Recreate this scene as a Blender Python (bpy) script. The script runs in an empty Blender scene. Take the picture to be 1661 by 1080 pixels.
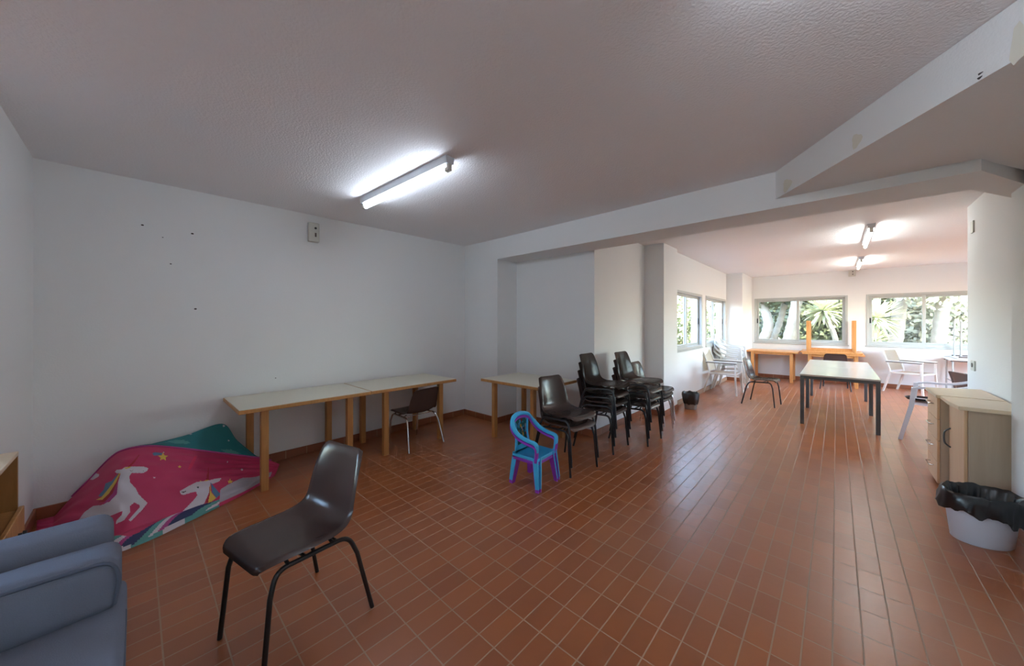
import bpy, bmesh, math, random
from mathutils import Vector, Matrix
random.seed(7)
PI = math.pi
C = bpy.context.scene.collection
S = bpy.context.scene

# ------------------------------------------------------------------ camera
FPX, CX, CY, H = 567.0, 830.5, 523.0, 1.42
TH = math.atan2(1357 - CX, FPX)
FW = (-math.sin(TH), math.cos(TH)); RT = (math.cos(TH), math.sin(TH))
cam_d = bpy.data.cameras.new('camera'); cam = bpy.data.objects.new('camera', cam_d); C.objects.link(cam)
cam.location = (0, 0, H); cam.rotation_euler = (PI / 2, 0, TH)
cam_d.sensor_width = 36; cam_d.lens = 36 * FPX / 1661; cam_d.shift_y = -(540 - CY) / 1661
cam_d.clip_start = 0.02; cam_d.clip_end = 200
S.camera = cam

def ray(u, v):
    a = (u - CX) / FPX; b = -(v - CY) / FPX
    return Vector((FW[0] + a * RT[0], FW[1] + a * RT[1], b))
def at_z(u, v, z=0.0):
    r = ray(u, v); t = (z - H) / r.z; return Vector((r.x * t, r.y * t, z))
def at_x(u, v, x):
    r = ray(u, v); t = x / r.x; return Vector((x, r.y * t, H + r.z * t))
def at_y(u, v, y):
    r = ray(u, v); t = y / r.y; return Vector((r.x * t, y, H + r.z * t))
def proj(p):
    d = p.x * FW[0] + p.y * FW[1]; s = p.x * RT[0] + p.y * RT[1]
    return (CX + FPX * s / d, CY - FPX * (p.z - H) / d)

# ------------------------------------------------------------------ materials
def new_mat(name):
    m = bpy.data.materials.new(name); m.use_nodes = True
    nt = m.node_tree; return m, nt, nt.nodes, nt.links, nt.nodes['Principled BSDF']
def P(b, **k):
    for a, v in k.items(): b.inputs[a.replace('_', ' ')].default_value = v
def plain(name, col, rough=0.5, metal=0.0, var=0.0, scale=8.0, bump=0.0, bscale=60.0, spec=0.5, trans=0.0):
    m, nt, N, L, b = new_mat(name)
    c = (col[0], col[1], col[2], 1)
    P(b, Base_Color=c, Roughness=rough, Metallic=metal)
    b.inputs['Specular IOR Level'].default_value = spec
    tc = N.new('ShaderNodeTexCoord')
    if var > 0:
        no = N.new('ShaderNodeTexNoise'); no.inputs['Scale'].default_value = scale; no.inputs['Detail'].default_value = 4
        L.new(tc.outputs['Object'], no.inputs['Vector'])
        mx = N.new('ShaderNodeMix'); mx.data_type = 'RGBA'
        mx.inputs[6].default_value = tuple(x * (1 - var) for x in col) + (1,)
        mx.inputs[7].default_value = tuple(min(1, x * (1 + var)) for x in col) + (1,)
        L.new(no.outputs['Fac'], mx.inputs[0]); L.new(mx.outputs[2], b.inputs['Base Color'])
    if bump > 0:
        n2 = N.new('ShaderNodeTexNoise'); n2.inputs['Scale'].default_value = bscale; n2.inputs['Detail'].default_value = 3
        L.new(tc.outputs['Object'], n2.inputs['Vector'])
        bp = N.new('ShaderNodeBump'); bp.inputs['Strength'].default_value = bump; bp.inputs['Distance'].default_value = 0.01
        L.new(n2.outputs['Fac'], bp.inputs['Height']); L.new(bp.outputs['Normal'], b.inputs['Normal'])
    return m
def wood(name, c1, c2, rough=0.45, scl=(14, 14, 1.2)):
    m, nt, N, L, b = new_mat(name)
    tc = N.new('ShaderNodeTexCoord'); mp = N.new('ShaderNodeMapping'); mp.inputs['Scale'].default_value = scl
    no = N.new('ShaderNodeTexNoise'); no.inputs['Scale'].default_value = 3.0; no.inputs['Detail'].default_value = 6; no.inputs['Distortion'].default_value = 0.6
    cr = N.new('ShaderNodeValToRGB'); cr.color_ramp.elements[0].position = 0.3; cr.color_ramp.elements[1].position = 0.75
    cr.color_ramp.elements[0].color = c1 + (1,); cr.color_ramp.elements[1].color = c2 + (1,)
    L.new(tc.outputs['Object'], mp.inputs['Vector']); L.new(mp.outputs['Vector'], no.inputs['Vector'])
    L.new(no.outputs['Fac'], cr.inputs['Fac']); L.new(cr.outputs['Color'], b.inputs['Base Color'])
    P(b, Roughness=rough)
    return m
def emis(name, col, st):
    m, nt, N, L, b = new_mat(name)
    P(b, Base_Color=(0.9, 0.9, 0.9, 1), Roughness=0.4)
    b.inputs['Emission Color'].default_value = col + (1,); b.inputs['Emission Strength'].default_value = st
    return m
def glass_mat():
    m, nt, N, L, b = new_mat('window_glass'); N.remove(b)
    tr = N.new('ShaderNodeBsdfTransparent'); gl = N.new('ShaderNodeBsdfGlossy'); gl.inputs['Roughness'].default_value = 0.02
    tr.inputs['Color'].default_value = (0.94, 0.97, 0.95, 1)
    mx = N.new('ShaderNodeMixShader'); mx.inputs[0].default_value = 0.07
    L.new(tr.outputs[0], mx.inputs[1]); L.new(gl.outputs[0], mx.inputs[2]); L.new(mx.outputs[0], N['Material Output'].inputs['Surface'])
    return m
def floor_mat(name, px, py, gr=0.0034, swap=True, cols=((0.42, 0.124, 0.033), (0.34, 0.094, 0.025)), rough=0.30):
    m, nt, N, L, b = new_mat(name)
    tc = N.new('ShaderNodeTexCoord'); sp = N.new('ShaderNodeSeparateXYZ'); cb = N.new('ShaderNodeCombineXYZ')
    L.new(tc.outputs['Object'], sp.inputs[0])
    def off(o, v):
        a = N.new('ShaderNodeMath'); a.operation = 'ADD'; a.inputs[1].default_value = v; L.new(o, a.inputs[0]); return a.outputs[0]
    L.new(off(sp.outputs['Y'], -2.05 + 1.97 * 10), cb.inputs[0]); L.new(off(sp.outputs['X'], 0.013 + 0.985 * 10), cb.inputs[1])
    br = N.new('ShaderNodeTexBrick'); br.offset = 0.0; br.squash = 1.0
    br.inputs['Scale'].default_value = 1.0; br.inputs['Brick Width'].default_value = py; br.inputs['Row Height'].default_value = px
    br.inputs['Mortar Size'].default_value = gr; br.inputs['Mortar Smooth'].default_value = 0.25; br.inputs['Bias'].default_value = 0.0
    br.inputs['Color1'].default_value = cols[0] + (1,); br.inputs['Color2'].default_value = cols[1] + (1,)
    br.inputs['Mortar'].default_value = (0.43, 0.28, 0.185, 1)
    L.new(cb.outputs[0], br.inputs['Vector'])
    no = N.new('ShaderNodeTexNoise'); no.inputs['Scale'].default_value = 2.3; no.inputs['Detail'].default_value = 5
    L.new(tc.outputs['Object'], no.inputs['Vector'])
    mx = N.new('ShaderNodeMix'); mx.data_type = 'RGBA'; mx.blend_type = 'MULTIPLY'; mx.inputs[0].default_value = 0.35
    rp = N.new('ShaderNodeValToRGB'); rp.color_ramp.elements[0].color = (0.55, 0.55, 0.55, 1); rp.color_ramp.elements[1].color = (1, 1, 1, 1)
    L.new(no.outputs['Fac'], rp.inputs['Fac']); L.new(br.outputs['Color'], mx.inputs[6]); L.new(rp.outputs['Color'], mx.inputs[7])
    L.new(mx.outputs[2], b.inputs['Base Color'])
    b.inputs['Specular IOR Level'].default_value = 0.85
    rr = N.new('ShaderNodeMapRange'); rr.inputs['To Min'].default_value = rough; rr.inputs['To Max'].default_value = 0.75
    L.new(br.outputs['Fac'], rr.inputs['Value']); L.new(rr.outputs['Result'], b.inputs['Roughness'])
    n3 = N.new('ShaderNodeTexNoise'); n3.inputs['Scale'].default_value = 22; n3.inputs['Detail'].default_value = 2
    L.new(tc.outputs['Object'], n3.inputs['Vector'])
    b1 = N.new('ShaderNodeBump'); b1.inputs['Strength'].default_value = 0.06; b1.inputs['Distance'].default_value = 0.01
    L.new(n3.outputs['Fac'], b1.inputs['Height'])
    b2 = N.new('ShaderNodeBump'); b2.invert = True; b2.inputs['Strength'].default_value = 0.5; b2.inputs['Distance'].default_value = 0.002
    L.new(br.outputs['Fac'], b2.inputs['Height']); L.new(b1.outputs['Normal'], b2.inputs['Normal']); L.new(b2.outputs['Normal'], b.inputs['Normal'])
    return m
def leaf_mat(name, c1, c2):
    m, nt, N, L, b = new_mat(name)
    tc = N.new('ShaderNodeTexCoord'); no = N.new('ShaderNodeTexNoise'); no.inputs['Scale'].default_value = 6
    L.new(tc.outputs['Object'], no.inputs['Vector'])
    mx = N.new('ShaderNodeMix'); mx.data_type = 'RGBA'; mx.inputs[6].default_value = c1 + (1,); mx.inputs[7].default_value = c2 + (1,)
    L.new(no.outputs['Fac'], mx.inputs[0]); L.new(mx.outputs[2], b.inputs['Base Color'])
    P(b, Roughness=0.45); b.inputs['Transmission Weight'].default_value = 0.0
    return m

M = {}
M['wall'] = plain('white_plaster', (0.80, 0.80, 0.80), 0.75, bump=0.12, bscale=90, var=0.02, scale=1.2, spec=0.3)
M['ceil'] = plain('stucco_ceiling', (0.86, 0.84, 0.85), 0.7, bump=0.40, bscale=75, var=0.03, scale=1.0, spec=0.35)
M['patch'] = plain('beige_filler', (0.72, 0.69, 0.60), 0.8)
M['hole'] = plain('dark_hole', (0.05, 0.04, 0.04), 0.9)
M['floor'] = floor_mat('terracotta_tiles', 0.0985, 0.197)
M['skirt'] = floor_mat('terracotta_skirting', 0.197, 0.197, gr=0.004, cols=((0.33, 0.10, 0.038), (0.27, 0.08, 0.03)), rough=0.4)
M['oak'] = wood('oak_wood', (0.42, 0.19, 0.055), (0.55, 0.27, 0.09))
M['pine'] = wood('orange_wood', (0.55, 0.22, 0.06), (0.66, 0.30, 0.10))
M['beech'] = wood('warm_lit_beech', (0.68, 0.42, 0.24), (0.74, 0.48, 0.29), scl=(9, 9, 0.6))  # warm light from the far room is put into this saturated tone
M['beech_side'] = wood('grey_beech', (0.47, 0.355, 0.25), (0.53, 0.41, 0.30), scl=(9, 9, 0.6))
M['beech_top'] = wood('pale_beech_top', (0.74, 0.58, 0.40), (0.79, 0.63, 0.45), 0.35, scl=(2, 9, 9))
M['cabwood'] = wood('brown_wood', (0.34, 0.16, 0.05), (0.44, 0.21, 0.07))
M['cream'] = plain('cream_laminate', (0.66, 0.62, 0.50), 0.28, var=0.03, scale=3)
M['grey_lam'] = plain('grey_laminate', (0.56, 0.53, 0.48), 0.22, var=0.03, scale=3)
M['shell'] = plain('brown_plastic', (0.115, 0.074, 0.066), 0.20, var=0.12, scale=5, spec=0.6)
M['black'] = plain('black_metal', (0.012, 0.012, 0.014), 0.3, spec=0.5)
M['grey_metal'] = plain('dark_grey_metal', (0.075, 0.075, 0.075), 0.4)
M['chrome'] = plain('chrome', (0.65, 0.65, 0.66), 0.18, metal=1.0)
M['alu'] = plain('white_aluminium', (0.46, 0.47, 0.46), 0.4)
M['alu_grey'] = plain('grey_aluminium', (0.40, 0.41, 0.41), 0.4)
M['glass'] = glass_mat()
M['blue'] = plain('sky_blue_plastic', (0.06, 0.50, 0.85), 0.3)
M['purple'] = plain('purple_plastic', (0.33, 0.05, 0.52), 0.3)
M['white_pl'] = plain('white_plastic', (0.74, 0.71, 0.66), 0.4)
M['lav_pl'] = plain('pale_grey_plastic', (0.66, 0.66, 0.72), 0.4)
M['mesh_beige'] = plain('beige_fabric', (0.74, 0.66, 0.55), 0.8, var=0.05, scale=40)
M['dark_trim'] = plain('dark_brown_trim', (0.10, 0.07, 0.06), 0.5)
M['bag'] = plain('black_bag', (0.010, 0.010, 0.011), 0.28, spec=0.7)
M['bucket'] = plain('white_bucket', (0.76, 0.80, 0.88), 0.35)
M['binbody'] = plain('grey_bin', (0.32, 0.31, 0.30), 0.4)
M['sofa'] = plain('blue_grey_fabric', (0.17, 0.19, 0.25), 0.9, var=0.10, scale=7, bump=0.25, bscale=260, spec=0.2)
M['sofa_side'] = plain('grey_fabric', (0.23, 0.22, 0.22), 0.9, var=0.08, scale=7, bump=0.25, bscale=260, spec=0.2)
M['piping'] = plain('slate_piping', (0.10, 0.12, 0.17), 0.9)
M['lamp_body'] = plain('white_enamel', (0.62, 0.64, 0.68), 0.4)
M['tube'] = emis('fluorescent_tube', (0.76, 0.87, 1.0), 20.0)
M['tube2'] = emis('fluorescent_tube_warm', (0.94, 1.0, 0.96), 30.0)
M['box'] = plain('ivory_plastic', (0.62, 0.61, 0.55), 0.45)
M['vent'] = plain('grey_grille', (0.42, 0.45, 0.50), 0.5)
M['bark'] = plain('pale_bark', (0.34, 0.29, 0.23), 0.85, var=0.35, scale=9, bump=0.5, bscale=30)
M['leafd'] = leaf_mat('dark_leaves', (0.075, 0.09, 0.04), (0.15, 0.165, 0.085))
M['leafm'] = leaf_mat('hazy_green_leaves', (0.13, 0.16, 0.065), (0.25, 0.26, 0.13))  # less saturated: the haze of the window glass is put into the colour
M['leafp'] = leaf_mat('pale_leaves', (0.45, 0.45, 0.30), (0.62, 0.60, 0.48))
M['yucca'] = leaf_mat('hazy_yucca_leaves', (0.46, 0.48, 0.27), (0.60, 0.60, 0.42))  # paler, with the glass haze painted into the leaves
M['soil'] = plain('garden_soil', (0.16, 0.13, 0.09), 0.95, var=0.4, scale=3)
M['pink'] = plain('pink_fabric', (0.52, 0.035, 0.115), 0.6, var=0.12, scale=5)
M['pinkhot'] = plain('hot_pink_print', (0.65, 0.03, 0.10), 0.6)
M['magenta'] = plain('magenta_print', (0.42, 0.05, 0.22), 0.6)
M['pwhite'] = plain('white_print', (0.62, 0.57, 0.62), 0.6, var=0.05)
M['pyellow'] = plain('yellow_print', (0.72, 0.48, 0.07), 0.6)
M['pblue'] = plain('blue_print', (0.10, 0.22, 0.36), 0.6)
M['pred'] = plain('red_print', (0.40, 0.015, 0.03), 0.6)
M['pnavy'] = plain('navy_print', (0.018, 0.03, 0.11), 0.6)
M['teal'] = plain('teal_fabric', (0.015, 0.17, 0.19), 0.55, var=0.15, scale=4)
M['teal2'] = plain('pale_teal_print', (0.09, 0.30, 0.28), 0.55)
M['greyfab'] = plain('grey_lining', (0.40, 0.37, 0.42), 0.7)

# ------------------------------------------------------------------ mesh helpers
def box(bm, a, b, bev=0.0, seg=2, mat=0):
    t = bmesh.new()
    bmesh.ops.create_cube(t, size=1)
    a, b = Vector(a), Vector(b); d = b - a; c = (a + b) / 2
    for v in t.verts: v.co = Vector((v.co.x * d.x, v.co.y * d.y, v.co.z * d.z)) + c
    if bev > 0: bmesh.ops.bevel(t, geom=list(t.edges), offset=bev, segments=seg, profile=0.5, affect='EDGES')
    for f in t.faces: f.material_index = mat
    merge(bm, t)
def merge(bm, t, mtx=None):
    me = bpy.data.meshes.new('tmp'); t.to_mesh(me); t.free()
    if mtx: me.transform(mtx)
    bm.from_mesh(me); bpy.data.meshes.remove(me)
def smooth_path(pts, n=6):
    pts = [Vector(p) for p in pts]
    if len(pts) < 3: return pts
    out = []
    for i in range(len(pts) - 1):
        p0 = pts[max(i - 1, 0)]; p1 = pts[i]; p2 = pts[i + 1]; p3 = pts[min(i + 2, len(pts) - 1)]
        for k in range(n):
            t = k / n
            out.append(0.5 * ((2 * p1) + (-p0 + p2) * t + (2 * p0 - 5 * p1 + 4 * p2 - p3) * t * t + (-p0 + 3 * p1 - 3 * p2 + p3) * t ** 3))
    out.append(pts[-1]); return out
def round_path(pts, r, n=6):
    """polyline with its inner corners rounded"""
    pts = [Vector(p) for p in pts]; out = [pts[0]]
    for i in range(1, len(pts) - 1):
        a, b, c = pts[i - 1], pts[i], pts[i + 1]
        d1 = (a - b).normalized(); d2 = (c - b).normalized()
        rr = min(r, (a - b).length * 0.49, (c - b).length * 0.49)
        p, q = b + d1 * rr, b + d2 * rr
        for k in range(n + 1):
            t = k / n; out.append((1 - t) ** 2 * p + 2 * t * (1 - t) * b + t * t * q)
    out.append(pts[-1]); return out
def tube(bm, pts, r, seg=10, mat=0, sect=None, up=None, caps=True):
    """sweep a circle (or a section list of (a,b)) along pts; r may be a list"""
    pts = [Vector(p) for p in pts]; n = len(pts)
    rs = r if isinstance(r, (list, tuple)) else [r] * n
    rings = []; prev = None
    for i, p in enumerate(pts):
        t = (pts[min(i + 1, n - 1)] - pts[max(i - 1, 0)]).normalized()
        if up is not None:
            x = Vector(up).cross(t)
            if x.length < 1e-4: x = prev or Vector((1, 0, 0))
            x.normalize()
        elif prev is None:
            x = t.orthogonal().normalized()
        else:
            x = (prev - t * prev.dot(t)).normalized()
        prev = x; y = t.cross(x)
        if sect: ring = [bm.verts.new(p + x * a * rs[i] + y * b * rs[i]) for a, b in sect]
        else: ring = [bm.verts.new(p + (x * math.cos(2 * PI * k / seg) + y * math.sin(2 * PI * k / seg)) * rs[i]) for k in range(seg)]
        rings.append(ring)
    m = len(rings[0])
    for i in range(n - 1):
        for k in range(m):
            f = bm.faces.new((rings[i][k], rings[i][(k + 1) % m], rings[i + 1][(k + 1) % m], rings[i + 1][k])); f.material_index = mat
    if caps:
        f = bm.faces.new(rings[0][::-1]); f.material_index = mat
        f = bm.faces.new(rings[-1]); f.material_index = mat
def prism(bm, poly, z0, z1, mat=0):
    lo = [bm.verts.new((x, y, z0)) for x, y in poly]; hi = [bm.verts.new((x, y, z1)) for x, y in poly]
    n = len(poly)
    fs = [bm.faces.new(lo[::-1]), bm.faces.new(hi)]
    for i in range(n): fs.append(bm.faces.new((lo[i], lo[(i + 1) % n], hi[(i + 1) % n], hi[i])))
    for f in fs: f.material_index = mat
def grid(bm, fn, nu, nv, mat=0):
    vs = [[bm.verts.new(fn(i / nu, j / nv)) for j in range(nv + 1)] for i in range(nu + 1)]
    fs = []
    for i in range(nu):
        for j in range(nv):
            f = bm.faces.new((vs[i][j], vs[i + 1][j], vs[i + 1][j + 1], vs[i][j + 1])); f.material_index = mat; fs.append(f)
    return vs, fs
def lathe(bm, prof, seg=32, c=(0, 0), mat=0, fn=None):
    rings = []
    for j, (r, z) in enumerate(prof):
        ring = []
        for k in range(seg):
            a = 2 * PI * k / seg
            rr, zz = (r, z) if fn is None else fn(j, a, r, z)
            ring.append(bm.verts.new((c[0] + rr * math.cos(a), c[1] + rr * math.sin(a), zz)))
        rings.append(ring)
    for j in range(len(rings) - 1):
        for k in range(seg):
            f = bm.faces.new((rings[j][k], rings[j][(k + 1) % seg], rings[j + 1][(k + 1) % seg], rings[j + 1][k])); f.material_index = mat
    return rings
def obj(name, bm, mats, parent=None, smooth=False, angle=None, loc=None, rotz=0.0, normals=True):
    if normals: bmesh.ops.recalc_face_normals(bm, faces=list(bm.faces))
    me = bpy.data.meshes.new(name); bm.to_mesh(me); bm.free()
    for m in (mats if isinstance(mats, (list, tuple)) else [mats]): me.materials.append(M[m])
    if smooth:
        for p in me.polygons: p.use_smooth = True
        me.set_sharp_from_angle(angle=math.radians(angle or 40))
    o = bpy.data.objects.new(name, me); C.objects.link(o)
    if parent: o.parent = parent
    if loc: o.location = loc
    o.rotation_euler[2] = rotz
    return o
def tag(o, label, cat, group=None):
    o['label'] = label; o['category'] = cat
    if group: o['group'] = group
    return o
def thing(name, label, cat, loc=(0, 0, 0), rotz=0.0, group=None):
    o = bpy.data.objects.new(name, None); C.objects.link(o); o.empty_display_size = 0.1
    o.location = loc; o.rotation_euler = (0, 0, rotz)
    return tag(o, label, cat, group)
def struct(name, bm, mats, parent=None, **k):
    o = obj(name, bm, mats, parent, **k)
    if parent is None: o['kind'] = 'structure'
    return o
def dup(root, loc, rotz, label, group=None, swap=None, scale=None):
    def cp(o, par):
        c = o.copy(); C.objects.link(c); c.parent = par
        if swap and c.data and any(s in [m.name for m in c.data.materials] for s in swap):
            key = (c.data.name, tuple(sorted(swap.items())))
            if key not in SW:
                d = c.data.copy()
                for i, m in enumerate(d.materials):
                    if m.name in swap: d.materials[i] = M[swap[m.name]]
                SW[key] = d
            c.data = SW[key]
        for ch in o.children: cp(ch, c)
        return c
    kids = list(root.children)
    r = root.copy(); C.objects.link(r); r.location = loc; r.rotation_euler = (0, 0, rotz)
    r['label'] = label
    if scale: r.scale = scale
    if group: r['group'] = group
    elif 'group' in r: del r['group']
    for k in kids: cp(k, r)
    return r
SW = {}
R = math.radians

# ------------------------------------------------------------------ room shell
ZC, ZF, ZL = 2.60, 2.62, 2.315          # near ceiling, far ceiling, underside of the beam
YB, YR = 3.47, 3.87                     # wall/beam plane, recess back
YF = 11.2
b = bmesh.new(); box(b, (-4.45, -3.75, -0.12), (3.45, 11.45, 0.0)); struct('floor', b, 'floor')
b = bmesh.new(); box(b, (-4.42, -3.7, ZC), (1.12, 3.66, ZC + 0.18)); struct('ceiling', b, 'ceil')
b = bmesh.new(); box(b, (-2.4, 3.66, ZF), (3.4, 11.4, ZF + 0.16)); struct('ceiling_far', b, 'ceil')

def disc_on_x(bm, y, z, x, r, mat):
    vs = [bm.verts.new((x, y + r * math.cos(2 * PI * k / 8), z + r * math.sin(2 * PI * k / 8) * 0.7)) for k in range(8)]
    f = bm.faces.new(vs); f.material_index = mat
b = bmesh.new(); box(b, (-4.42, -0.7, 0), (-4.22, 4.07, ZC))
for (u, v, r) in ((231, 365, .009), (312, 379, .010), (264, 385, .005), (277, 428, .007), (317, 501, .010), (447, 613, .006)):
    p = at_x(u, v, -4.22); disc_on_x(b, p.y, p.z, -4.2185, r, 1)
struct('wall_left', b, ['wall', 'hole'], normals=False)
b = bmesh.new(); box(b, (-4.22, -0.7, 0), (-3.08, -0.5, ZC)); struct('wall_near_left', b, 'wall')
b = bmesh.new(); box(b, (-4.22, YB, 0), (-3.5, YR + 0.2, ZC)); struct('wall_corner', b, 'wall')
b = bmesh.new(); box(b, (-3.5, YR, 0), (-2.2, YR + 0.2, ZC)); struct('wall_recess', b, 'wall')
b = bmesh.new(); box(b, (-2.4, YR + 0.2, 0), (-2.2, 5.42, ZF)); struct('wall_passage', b, 'wall')
b = bmesh.new(); box(b, (-2.4, 5.42, 0), (-1.91, 6.03, ZF)); struct('wall_pier', b, 'wall')
b = bmesh.new(); box(b, (-2.2, 9.94, 0), (-1.66, YF + 0.2, ZF)); struct('wall_column', b, 'wall')
# beam over the opening, its right end turning towards the pier
b = bmesh.new(); prism(b, [(-3.5, YB), (0.625, YB - 0.08), (0.885, 3.90), (1.0, 4.2), (1.0, 4.42), (0.665, YR - 0.04), (-3.5, YR)], ZL, ZC - 0.001)
struct('wall_beam', b, 'wall')
# lowered ceiling with a slanting edge
b = bmesh.new(); prism(b, [(-0.385, YB - 0.012), (0.565, 2.08), (1.09, 1.30), (1.09, 3.85), (0.885, 3.85), (0.60, YB - 0.10)], 2.385, ZC - 0.001)
for (u, v, w, h, mt) in ((1277, 300, .05, .045, 1), (1390, 228, .035, .04, 1), (1655, 70, .03, .07, 1), (1591, 119, .009, .004, 2), (1590, 126, .009, .005, 2)):
    p0, p1 = Vector((-0.385, YB - 0.012)), Vector((0.565, 2.08)); d = (p1 - p0); nrm = Vector((-d.y, d.x)).normalized()
    if nrm.y > 0: nrm = -nrm
    r = ray(u, v); den = r.x * nrm.x + r.y * nrm.y; t = (p0.x * nrm.x + p0.y * nrm.y) / den
    c = Vector((r.x * t, r.y * t, H + r.z * t)); dx = Vector((d.x, d.y, 0)).normalized(); n3 = Vector((nrm.x, nrm.y, 0))
    vs = []
    for k in range(12):
        a = 2 * PI * k / 12; q = 1 + 0.22 * math.sin(3 * a + u)
        vs.append(b.verts.new(c + n3 * 0.002 + dx * w * q * math.cos(a) + Vector((0, 0, 1)) * h * q * math.sin(a)))
    b.faces.new(vs).material_index = mt
struct('ceiling_lowered', b, ['wall', 'patch', 'hole'])

def wall_holes(name, axis, pos, thick, lo, hi, zt, holes):
    """wall slab on plane axis=pos reaching pos+thick, with rectangular openings (a0,a1,z0,z1)"""
    bm = bmesh.new()
    def bx(a0, a1, z0, z1):
        if a1 - a0 < 1e-4 or z1 - z0 < 1e-4: return
        p, q = sorted((pos, pos + thick))
        if axis == 'x': box(bm, (p, a0, z0), (q, a1, z1))
        else: box(bm, (a0, p, z0), (a1, q, z1))
    cur = lo
    for (a0, a1, z0, z1) in sorted(holes):
        bx(cur, a0, 0, zt); bx(a0, a1, 0, z0); bx(a0, a1, z1, zt); cur = a1
    bx(cur, hi, 0, zt)
    struct(name, bm, 'wall')
W1 = (6.06, 7.80, 0.93, 1.98); W2 = (8.08, 9.84, 0.93, 1.98)
W3 = (-1.60, 0.19, 0.90, 2.05); W4 = (0.49, 2.30, 0.90, 2.05)
W5 = (6.6, 10.4, 0.85, 2.15)
W6_ADDED = (-3.35, -0.95, 0.25, 2.3)  # opening for the added, unseen window
wall_holes('wall_far_left', 'x', -2.0, -0.2, 6.03, 9.94, ZF, [W1, W2])
wall_holes('wall_far', 'y', YF, 0.2, -1.66, 3.4, ZF, [W3, W4])
wall_holes('wall_far_right', 'x', 3.2, 0.2, 5.7, YF, ZF, [W5])
wall_holes('wall_rear', 'y', -3.5, -0.2, -3.08, 0.89, ZC, [])
wall_holes('wall_rear_left', 'x', -3.08, -0.2, -3.7, -0.7, ZC, [W6_ADDED])
wall_holes('wall_right', 'x', 0.89, 0.2, -3.5, 4.14, ZC, [])
b = bmesh.new(); box(b, (1.0, 4.14, 0), (1.2, 5.9, ZF))
p = at_x(1649, 410, 0.89)
struct('wall_far_pier', b, 'wall')
b = bmesh.new(); box(b, (1.2, 5.7, 0), (3.2, 5.9, ZF)); struct('wall_front_right', b, 'wall')

# skirting tiles
SH = 0.085
def skirt(name, a, c):
    bm = bmesh.new(); box(bm, a, c, 0.003, 1); o = struct(name, bm, 'skirt'); return o
skirt('baseboard_left', (-4.219, -0.5, 0), (-4.205, YB, SH))
skirt('baseboard_near_left', (-4.205, -0.499, 0), (-3.08, -0.485, SH))
skirt('baseboard_corner', (-4.205, YB - 0.014, 0), (-3.5, YB - 0.001, SH))
skirt('baseboard_reveal', (-3.499, YB - 0.014, 0), (-3.485, YR, SH))
skirt('baseboard_recess', (-3.485, YR - 0.014, 0), (-2.2, YR - 0.001, SH))
skirt('baseboard_passage', (-2.199, YR - 0.014, 0), (-2.185, 5.42, SH))
skirt('baseboard_step', (-2.185, 5.406, 0), (-1.91, 5.419, SH))
skirt('baseboard_pier', (-1.909, 5.406, 0), (-1.895, 6.03, SH))
skirt('baseboard_far_left', (-1.999, 6.03, 0), (-1.985, 9.94, SH))
skirt('baseboard_column', (-1.985, 9.926, 0), (-1.645, 9.939, SH))
skirt('baseboard_column_side', (-1.659, 9.94, 0), (-1.645, YF, SH))
skirt('baseboard_far', (-1.645, YF - 0.014, 0), (3.2, YF - 0.001, SH))
skirt('baseboard_right', (0.876, 2.2, 0), (0.889, 4.14, SH))
skirt('baseboard_far_pier', (0.986, 4.14, 0), (0.999, 5.9, SH))

# ------------------------------------------------------------------ windows (sliding, two sashes)
def window(name, axis, pos, inward, W, split=0.5, handle=True, hside=0):
    a0, a1, z0, z1 = W
    s = inward                                     # +1/-1: direction of the room along the axis
    def pt(a, d, z): return (pos + s * d, a, z) if axis == 'x' else (a, pos + s * d, z)
    def bx(bm, a, d0, z, a2, d1, z2, bev=0.003):
        p, q = pt(a, d0, z), pt(a2, d1, z2)
        box(bm, tuple(min(x, y) for x, y in zip(p, q)), tuple(max(x, y) for x, y in zip(p, q)), bev, 1)
    f = bmesh.new(); w = 0.045
    bx(f, a0, -0.09, z0, a0 + w, 0.012, z1); bx(f, a1 - w, -0.09, z0, a1, 0.012, z1)
    bx(f, a0 + w, -0.09, z1 - w, a1 - w, 0.012, z1); bx(f, a0 + w, -0.09, z0, a1 - w, 0.012, z0 + w)
    root = struct(name, f, 'alu')
    am = a0 + (a1 - a0) * split; sw = 0.05
    for k, (s0, s1, d) in enumerate(((a0 + w, am + sw / 2, -0.035), (am - sw / 2, a1 - w, -0.065))):
        g = bmesh.new(); zz0, zz1 = z0 + w, z1 - w
        bx(g, s0, d - 0.012, zz0, s0 + sw, d + 0.012, zz1); bx(g, s1 - sw, d - 0.012, zz0, s1, d + 0.012, zz1)
        bx(g, s0 + sw, d - 0.012, zz1 - sw, s1 - sw, d + 0.012, zz1); bx(g, s0 + sw, d - 0.012, zz0, s1 - sw, d + 0.012, zz0 + sw)
        sa = obj('sash', g, 'alu', root)
        g = bmesh.new(); bx(g, s0 + sw - 0.005, d - 0.003, zz0 + sw - 0.005, s1 - sw + 0.005, d + 0.003, zz1 - sw + 0.005, 0)
        obj('pane', g, 'glass', sa)
        if handle and k == hside:
            g = bmesh.new(); hc = s0 + 0.02 if k == 0 else s1 - 0.02
            bx(g, hc - 0.012, d + 0.011, (z0 + z1) / 2 - 0.07, hc + 0.012, d + 0.022, (z0 + z1) / 2 + 0.05, 0.003)
            obj('handle', g, 'black', sa)
    g = bmesh.new(); bx(g, a0 - 0.02, -0.02, z0 - 0.025, a1 + 0.02, 0.03, z0 - 0.001); obj('sill', g, 'alu', root)
    return root
window('window_1', 'x', -2.0, 1, W1, 0.49, True, 1)
window('window_2', 'x', -2.0, 1, W2, 0.44, True, 1)
window('window_3', 'y', YF, -1, W3, 0.50, True, 0)
window('window_4', 'y', YF, -1, W4, 0.47, True, 0)
window('window_5', 'x', 3.2, -1, W5, 0.5, False)
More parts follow.
